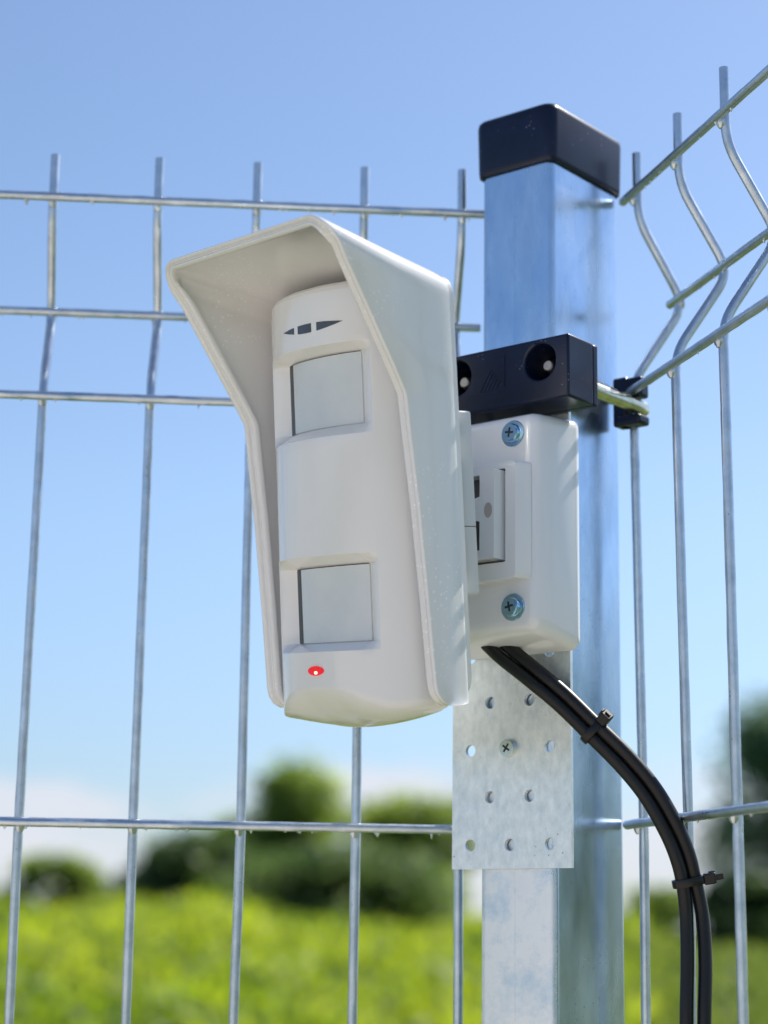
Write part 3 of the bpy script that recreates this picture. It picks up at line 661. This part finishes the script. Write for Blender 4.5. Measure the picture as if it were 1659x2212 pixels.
for q in (20, 40, 60, 80, 90):
    s_ = 1 - (6 / 52) * (1 - math.cos(R(q))); rows.append([(u_ * s_, 171.5 + 6 * math.sin(R(q)), max(0, -16 + (sec(u_, 172) + 16) * s_)) for u_ in us])
rows.append([(u_ * .6, 177.8, max(0, sec(u_) * .55)) for u_ in us])
rows.append([(u_ * .5, 177.8, 0) for u_ in us])
m = MB(); vs_, fs_ = loft([[DF(x * mm, y * mm, z * mm) for x, y, z in r_] for r_ in rows], False)
n_ = len(us); fs_.append(tuple(range(n_)))
m.add(vs_, fs_); body = m.build('body', 'white', dt, smooth=None, bevel=0.0007, seg=3, bang=20)
for p in body.data.polygons: p.use_smooth = True
# --- lens panels
def curved(u0, u1, v0, v1, dw, n=18, nv=4, thick=.4):
    fr = [[DF((u0 + (u1 - u0) * i / n) * mm, (v0 + (v1 - v0) * j / nv) * mm, (sec(u0 + (u1 - u0) * i / n, v0 + (v1 - v0) * j / nv) - 8.2 + dw) * mm) for i in range(n + 1)] for j in range(nv + 1)]
    return fr
for a0, a1, b0, b1 in WIN:
    for nm, mk, e0, e1, t0, t1, dw in (('lens_seal', 'black_gap', -UI + .1, UI - .6, a1 + .1, b0 - .1, .25), ('lens', 'lens', -UI + 6.3, UI - .02, a1 + .05, b0 - .5, .7)):
        fr = curved(e0, e1, t0, t1, dw); m = MB(); n1 = len(fr[0])
        vs_, fs_ = loft(fr, False); k0 = len(vs_)
        bk_ = [p - WD * (dw - .05) * mm for p in vs_]; vs2 = vs_ + bk_
        nr = len(fr)
        ring = [i for i in range(n1)] + [j * n1 + n1 - 1 for j in range(1, nr)] + [(nr - 1) * n1 + i for i in reversed(range(n1 - 1))] + [j * n1 for j in reversed(range(1, nr - 1))]
        for i in range(len(ring)):
            p, q = ring[i], ring[(i + 1) % len(ring)]; fs_.append((p, q, q + k0, p + k0))
        m.add(vs2, fs_); ob = m.build(nm, mk, dt, smooth=40)
        if nm == 'lens':
            uvl = ob.data.uv_layers.new(name='UVMap')
            for lp_ in ob.data.loops:
                co = ob.data.vertices[lp_.vertex_index].co + DF(0, 0, 0) - OD
                uvl.data[lp_.index].uv = (co.dot(UD) / .05 + .5, co.dot(VD) / .05)
# --- three smoked windows under the crown
def patch(outl, name, mk, proud=.18, parent=None):
    m = MB(); top = [DF(u_ * mm, v_ * mm, (sec(u_, v_) + proud) * mm) for u_, v_ in outl]; bot = [DF(u_ * mm, v_ * mm, (sec(u_) - 1.2) * mm) for u_, v_ in outl]
    n = len(top); cu = sum(p[0] for p in outl) / n; cv = sum(p[1] for p in outl) / n
    m.add(top + bot + [DF(cu * mm, cv * mm, (sec(cu, cv) + proud) * mm)], [(k, (k + 1) % n, n + (k + 1) % n, n + k) for k in range(n)] + [(k, (k + 1) % n, 2 * n) for k in range(n)])
    return m.build(name, mk, parent or dt, smooth=40)
def vt(u_): t_ = (u_ - 5.6) / 18.2; return 161.1 + 0.0 * t_ - 1.0 * t_ * t_ * 1.2
def vbm(u_): t_ = (u_ - 5.6) / 18.2; return 157.2 + 2.6 * t_ * t_
for u0, u1 in ((-12.6, -4.0), (-1.2, 7.6), (10.8, 23.8)):
    ns = 10; outl = [(u0 + (u1 - u0) * k / ns, vbm(u0 + (u1 - u0) * k / ns)) for k in range(ns + 1)] + [(u1 - (u1 - u0) * k / ns, vt(u1 - (u1 - u0) * k / ns)) for k in range(ns + 1)]
    patch(outl, 'indicator_window', 'smoke')
ld = patch(circle(1.4, 14.7, 5.2, 28, 2.0), 'indicator_light', 'red', .45)
patch(circle(1.8, 13.9, .95, 14, .65), 'lit_diode', 'glow', .7, ld)

# ------------------------------------------------------------------ cables
CABLE = [(0.0441, 0.8631, 0.1348), (0.0529, 0.8551, 0.1244), (0.0655, 0.8474, 0.1129), (0.0782, 0.8437, 0.1016), (0.0913, 0.8404, 0.0882), (0.1043, 0.8392, 0.0751), (0.1148, 0.838, 0.062),
         (0.1233, 0.8372, 0.0469), (0.128, 0.8376, 0.0354), (0.1306, 0.8389, 0.0249), (0.1328, 0.8400, 0.0107), (0.1330, 0.8385, -0.0083), (0.1318, 0.8365, -0.0329), (0.1313, 0.8375, -0.0679), (0.1315, .838, -.16), (0.132, .838, -.35), (0.132, .838, -.8), (0.132, .838, -1.63)]
HALF = [2.9, 2.95, 2.9, 2.8, 2.75, 2.8, 2.8, 2.8, 2.8, 2.8, 3.5, 3.8, 3.7, 3.6, 3.4, 3.2, 3.2, 3.2]
TW = [5, 8, 12, 16, 20, 16, 10, 5, -5, -10, -8, -4, 0, 5, 10, 15, 15, 15]
for sgn, lab in ((1, 'upper of the two black cables, on the outside of the bend'), (-1, 'lower of the two black cables, on the inside of the bend')):
    pts = []
    for i, p in enumerate(CABLE):
        p = V(p) + ZZ * CAMZ; a_ = V(CABLE[max(i - 1, 0)]); b_ = V(CABLE[min(i + 1, len(CABLE) - 1)]); t_ = (b_ - a_).normalized()
        n1 = t_.cross(V((0, -1, 0))).normalized()
        if n1.x < 0: n1 = -n1
        n2 = t_.cross(n1); tw = R(TW[i])
        pts.append(p + (n1 * math.cos(tw) + n2 * math.sin(tw)) * sgn * HALF[i] * mm)
    m = MB(); m.add(*tube_mesh(spline(pts, 10), 0.00295 if sgn > 0 else 0.0029, 18))
    tag(m.build('cable', 'cable', None, smooth=60), lab, 'cable', 'cables leaving the bracket')
def cable_tie(i, head, rx, ry, label, hang):
    p = V(CABLE[i]) + ZZ * CAMZ; t_ = (V(CABLE[i + 1]) - V(CABLE[i - 1])).normalized()
    n1 = t_.cross(V((0, -1, 0))).normalized(); n1 = n1 if n1.x > 0 else -n1; n2 = t_.cross(n1)
    if n2.y > 0: n2 = -n2
    t = thing('cable_tie', p, label, 'cable tie')
    m = MB(); prof = [[], []]
    ring = []
    for q in range(28):
        a_ = 2 * math.pi * q / 28; e = V((math.cos(a_), math.sin(a_), 0)); k = (abs(e.x) ** 2.6 + abs(e.y) ** 2.6) ** (-1 / 2.6)
        ring.append((e.x * k, e.y * k))
    W = .0017
    def rg(g_, h_): return [p + n1 * x * (rx + g_) + n2 * y * (ry + g_) + t_ * h_ for x, y in ring]
    lps = [rg(0, -W), rg(.0009, -W), rg(.0011, -W * .6), rg(.0011, W * .6), rg(.0009, W), rg(0, W), rg(0, -W)]
    m.add(*loft(lps, True)); m.build('band', 'tie', t, smooth=40)
    hx, hy = head; d = (n1 * hx + n2 * hy).normalized(); sd = d.cross(t_).normalized(); c = p + n1 * hx * (rx + .0015) + n2 * hy * (ry + .0015)
    def HB(x, y, z): return c + d * x + sd * y + t_ * z
    m = MB(); v2, f2 = box(-.0012, .0040, -.0026, .0026, -.0024, .0024); m.add(tf(v2, HB), f2); m.build('head', 'tie', t, bevel=.0006, seg=2)
    m = MB(); v2, f2 = box(.0012, .0041, -.0014, .0014, -.0030, -.0023); m.add(tf(v2, HB), f2); m.build('pawl', 'tie', t, bevel=.0002)
    m = MB(); v2, f2 = box(.0030, .0030 + hang, -.0006, .0006, -.0013, .0013); m.add(tf(v2, HB), f2); m.build('tail', 'tie', t, bevel=.0002)
cable_tie(4, (.75, .75), .0058, .0036, 'upper black cable tie where the cables leave the perforated plate', .0016)
cable_tie(9, (1.0, .15), .0060, .0036, 'lower black cable tie with its head sticking out to the right', .0042)
